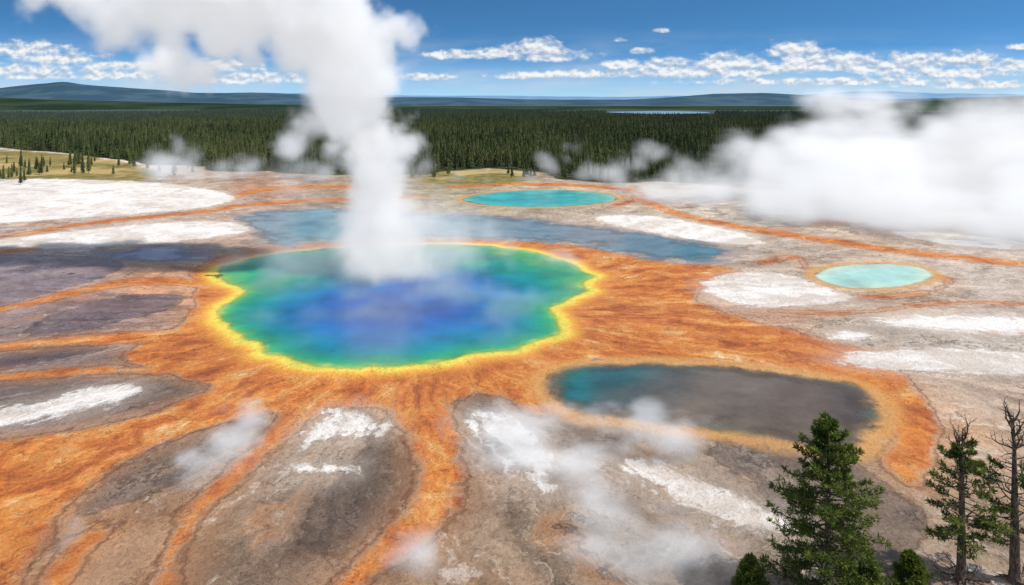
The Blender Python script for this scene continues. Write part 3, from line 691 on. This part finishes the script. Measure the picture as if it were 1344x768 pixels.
core=chain([(516,352,88),(510,330,76),(502,302,64),(494,270,56),(488,240,52),(484,210,52),(480,180,54),(472,150,60),(464,120,70),(455,90,82),(445,60,94),(430,30,100),(400,0,100),(350,-10,92),(290,-6,84),(230,4,78),(170,0,68),(110,-8,56),(60,-12,44)])
for (u,v,hw) in [(232,70,32),(236,92,26),(240,110,16),(160,30,36),(330,50,34),(300,34,38),(210,35,44),(525,60,20),(532,95,18),(400,165,18),(395,190,14),(520,165,18),(528,195,14)]:
    x,z=onplane(u,v,YP)
    for q in range(3): core.append((x+rs.gauss(0,1.2),YP+rs.gauss(0,5),z+rs.gauss(0,1),hw/4.3*rs.uniform(.7,1)))
veil=chain([(535,365,125),(530,340,112),(525,315,98),(515,285,80),(505,255,68)],3,6)
for (u,v,hw) in [(590,290,32),(640,300,28),(560,262,26),(600,320,38),(660,330,28),(550,235,20),(690,310,22),(430,300,24),(410,270,20),(390,235,22),(385,205,22),(395,175,20)]:
    x,z=onplane(u,v,YP)
    for q in range(3): veil.append((x+rs.gauss(0,2),YP+rs.gauss(0,6),z+rs.gauss(0,1.5),hw/4.3*rs.uniform(.7,1)))
def plume(xs,ys,zs):
    rg=np.random.default_rng(2)
    S=sph_sdf(xs,ys,zs,core,24); Sv=sph_sdf(xs,ys,zs,veil,24)
    n=fbm3(xs,ys,zs,(12,12,12),5,rg,True,0.66)
    n2=fbm3(xs,ys,zs,(8,8,14),4,rg,False,0.64)
    zz=zs[:,None,None]
    hi=np.clip((zz-4)/34,0,1)
    s=-S+n*4.0*(0.5+0.5*hi)+n2*1.6*(1.4-0.8*hi)+0.2
    den=np.clip(s/(5.2*hi+7*(1-hi)),0,1)**1.35*(0.6+0.4*hi)*np.clip(0.85+0.22*n2,0.3,1.3)
    sv=-Sv+n*3+n2*3.0
    dv=np.clip(sv/12,0,1)**1.2*0.2
    return np.maximum(den,dv)*np.clip(zz/2,0.3,1)*np.clip((110-zz)/12,0,1)
print('vol start',time.time()-T0)
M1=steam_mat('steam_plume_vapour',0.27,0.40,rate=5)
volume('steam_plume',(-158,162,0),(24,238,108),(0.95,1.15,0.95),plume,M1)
sph2=[]
for (u,v,y,r) in [(890,262,330,10),(930,245,335,14),(965,228,340,17),(1000,234,330,20),(1010,206,345,15),(1050,193,350,19),(1060,240,325,24),(1110,185,350,21),(1130,233,320,26),(1170,180,350,20),(1200,225,330,28),(1240,175,350,21),(1260,225,330,29),(1300,170,345,22),(1330,215,325,31),(1370,170,345,25),(1400,212,330,31),(1460,185,340,30),(1500,230,330,28),
   (940,266,315,12),(1000,272,298,15),(1090,280,280,18),(1180,293,265,19),(1270,303,252,19),(1350,306,248,20),(1440,308,250,21),(1060,172,352,9),(1140,160,355,10),(1200,156,355,11),(1330,150,350,11),(865,262,340,9)]:
    x,z=onplane(u,v,y)
    for q in range(3): sph2.append((x+rs.gauss(0,r*.3),y+rs.gauss(0,r*.6),z+rs.gauss(0,r*.2),r*rs.uniform(.65,.95)))
def bank(xs,ys,zs):
    rg=np.random.default_rng(8)
    S=sph_sdf(xs,ys,zs,sph2,34)
    n=fbm3(xs,ys,zs,(20,20,12),5,rg,True,0.64); n2=fbm3(xs,ys,zs,(30,24,13),4,rg,False,0.6)
    s=-S+n*4.5+n2*3.4+4.5
    return np.clip(s/21,0,1)**1.4*np.clip(0.8+0.22*n2,0.25,1.3)*np.clip(zs/2.5,0.3,1)[:,None,None]
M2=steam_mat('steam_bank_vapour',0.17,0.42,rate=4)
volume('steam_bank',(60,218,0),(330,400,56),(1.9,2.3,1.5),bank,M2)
pp=poolp['main']
def mist(xs,ys,zs):
    rg=np.random.default_rng(4)
    XX,YY=np.meshgrid(xs,ys); sd=sdf_poly(np.stack([XX.ravel(),YY.ravel()],1),pp,15).reshape(XX.shape)
    cxx,_=gnd(540,400)
    hgt=np.clip(-sd/9+0.35,0,1)*(2.0+5*np.clip((YY-165)/60,0,1)+5*np.exp(-((XX-cxx)/26)**2)*np.clip((YY-160)/40,0,1))
    n=fbm3(xs,ys,zs,(8,8,6),4,rg)
    n3=fbm3(xs,ys,zs,(26,30,40),2,rg)
    d=np.clip(1-zs[:,None,None]/(hgt[None]+0.2)+n*0.38,0,1)*np.clip(0.15+n3*0.5+n*0.75,0,1.2)*np.clip(-sd/4+0.5,0,1)[None]
    return d*np.clip(zs/0.6,0,1)[:,None,None]
M3=steam_mat('pool_mist_vapour',0.045,0.22,(0.78,0.96,1.0),(0.6,0.95,1.0),rate=3)  # blue-green tint and glow paint in light reflected off the pool
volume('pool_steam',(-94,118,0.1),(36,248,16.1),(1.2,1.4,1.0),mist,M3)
def wisps(blobs,seed,wl,thr=0.0,amp=1.0):
    def fn(xs,ys,zs):
        rg=np.random.default_rng(seed); XX,YY=np.meshgrid(xs,ys); env=np.zeros_like(XX)
        hh=np.zeros_like(XX)+0.5
        for (u,v,wu,wv_,a,ht) in blobs:
            x,y=gnd(u,v); x2,_=gnd(u+wu,v); _,y2=gnd(u,v-wv_)
            e=np.exp(-((XX-x)/(x2-x))**2-((YY-y)/(y2-y))**2)*a; env=np.maximum(env,e); hh=np.maximum(hh,ht*np.minimum(e/a*1.5,1))
        n=fbm3(xs,ys,zs,wl,5,rg,False,0.66)
        zf=zs[:,None,None]
        return np.clip(env[None]*1.0+n*0.42*amp*np.clip(env*2,0,1)[None]-0.42-thr-0.35*(zf/hh[None]),0,1)**1.2*np.clip(zf/(0.1*zs[-1]),0,1)
    return fn
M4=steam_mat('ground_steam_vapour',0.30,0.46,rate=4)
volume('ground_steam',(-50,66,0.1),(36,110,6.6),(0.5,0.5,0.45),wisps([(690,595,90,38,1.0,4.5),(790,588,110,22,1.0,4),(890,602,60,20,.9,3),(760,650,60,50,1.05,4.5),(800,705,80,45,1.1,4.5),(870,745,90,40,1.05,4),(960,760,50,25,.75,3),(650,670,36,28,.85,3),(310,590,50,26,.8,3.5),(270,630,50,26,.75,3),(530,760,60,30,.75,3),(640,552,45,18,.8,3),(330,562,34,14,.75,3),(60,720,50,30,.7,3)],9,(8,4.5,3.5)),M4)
def farw(xs,ys,zs):
    rg=np.random.default_rng(12); sp3=[]; r2=random.Random(4)
    for (u,v,y,r) in [(225,222,430,9),(245,208,440,9),(270,222,430,10),(235,192,450,5),(310,222,430,9),(345,225,420,9),(385,215,420,10),(395,190,420,10),(410,165,420,9),(380,160,430,7),(430,200,410,9),(415,225,400,9),(520,180,420,8),(535,205,410,9),(550,228,400,9),
        (725,225,420,9),(740,208,430,8),(765,228,420,9),(745,192,440,6),(800,225,410,9),(835,222,410,10),(870,230,400,11),(905,235,380,11),(850,205,420,8),(640,240,400,5),(690,238,400,6),(820,240,380,8),(600,238,400,5),(200,232,420,6)]:
        x,z=onplane(u,v,y)
        for q in range(2): sp3.append((x+r2.gauss(0,r*.4),y+r2.gauss(0,r),max(z,3)+r2.gauss(0,r*.2),r*r2.uniform(.7,1)))
    S=sph_sdf(xs,ys,zs,sp3,24); n=fbm3(xs,ys,zs,(16,16,12),4,rg,True); n2=fbm3(xs,ys,zs,(18,18,13),3,rg)
    return np.clip((-S+n*4+n2*3+1.8)/14,0,1)**1.4*np.clip(zs/3,0,1)[:,None,None]
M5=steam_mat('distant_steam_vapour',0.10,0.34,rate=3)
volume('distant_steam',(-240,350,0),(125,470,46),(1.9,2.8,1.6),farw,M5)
print('done',time.time()-T0)
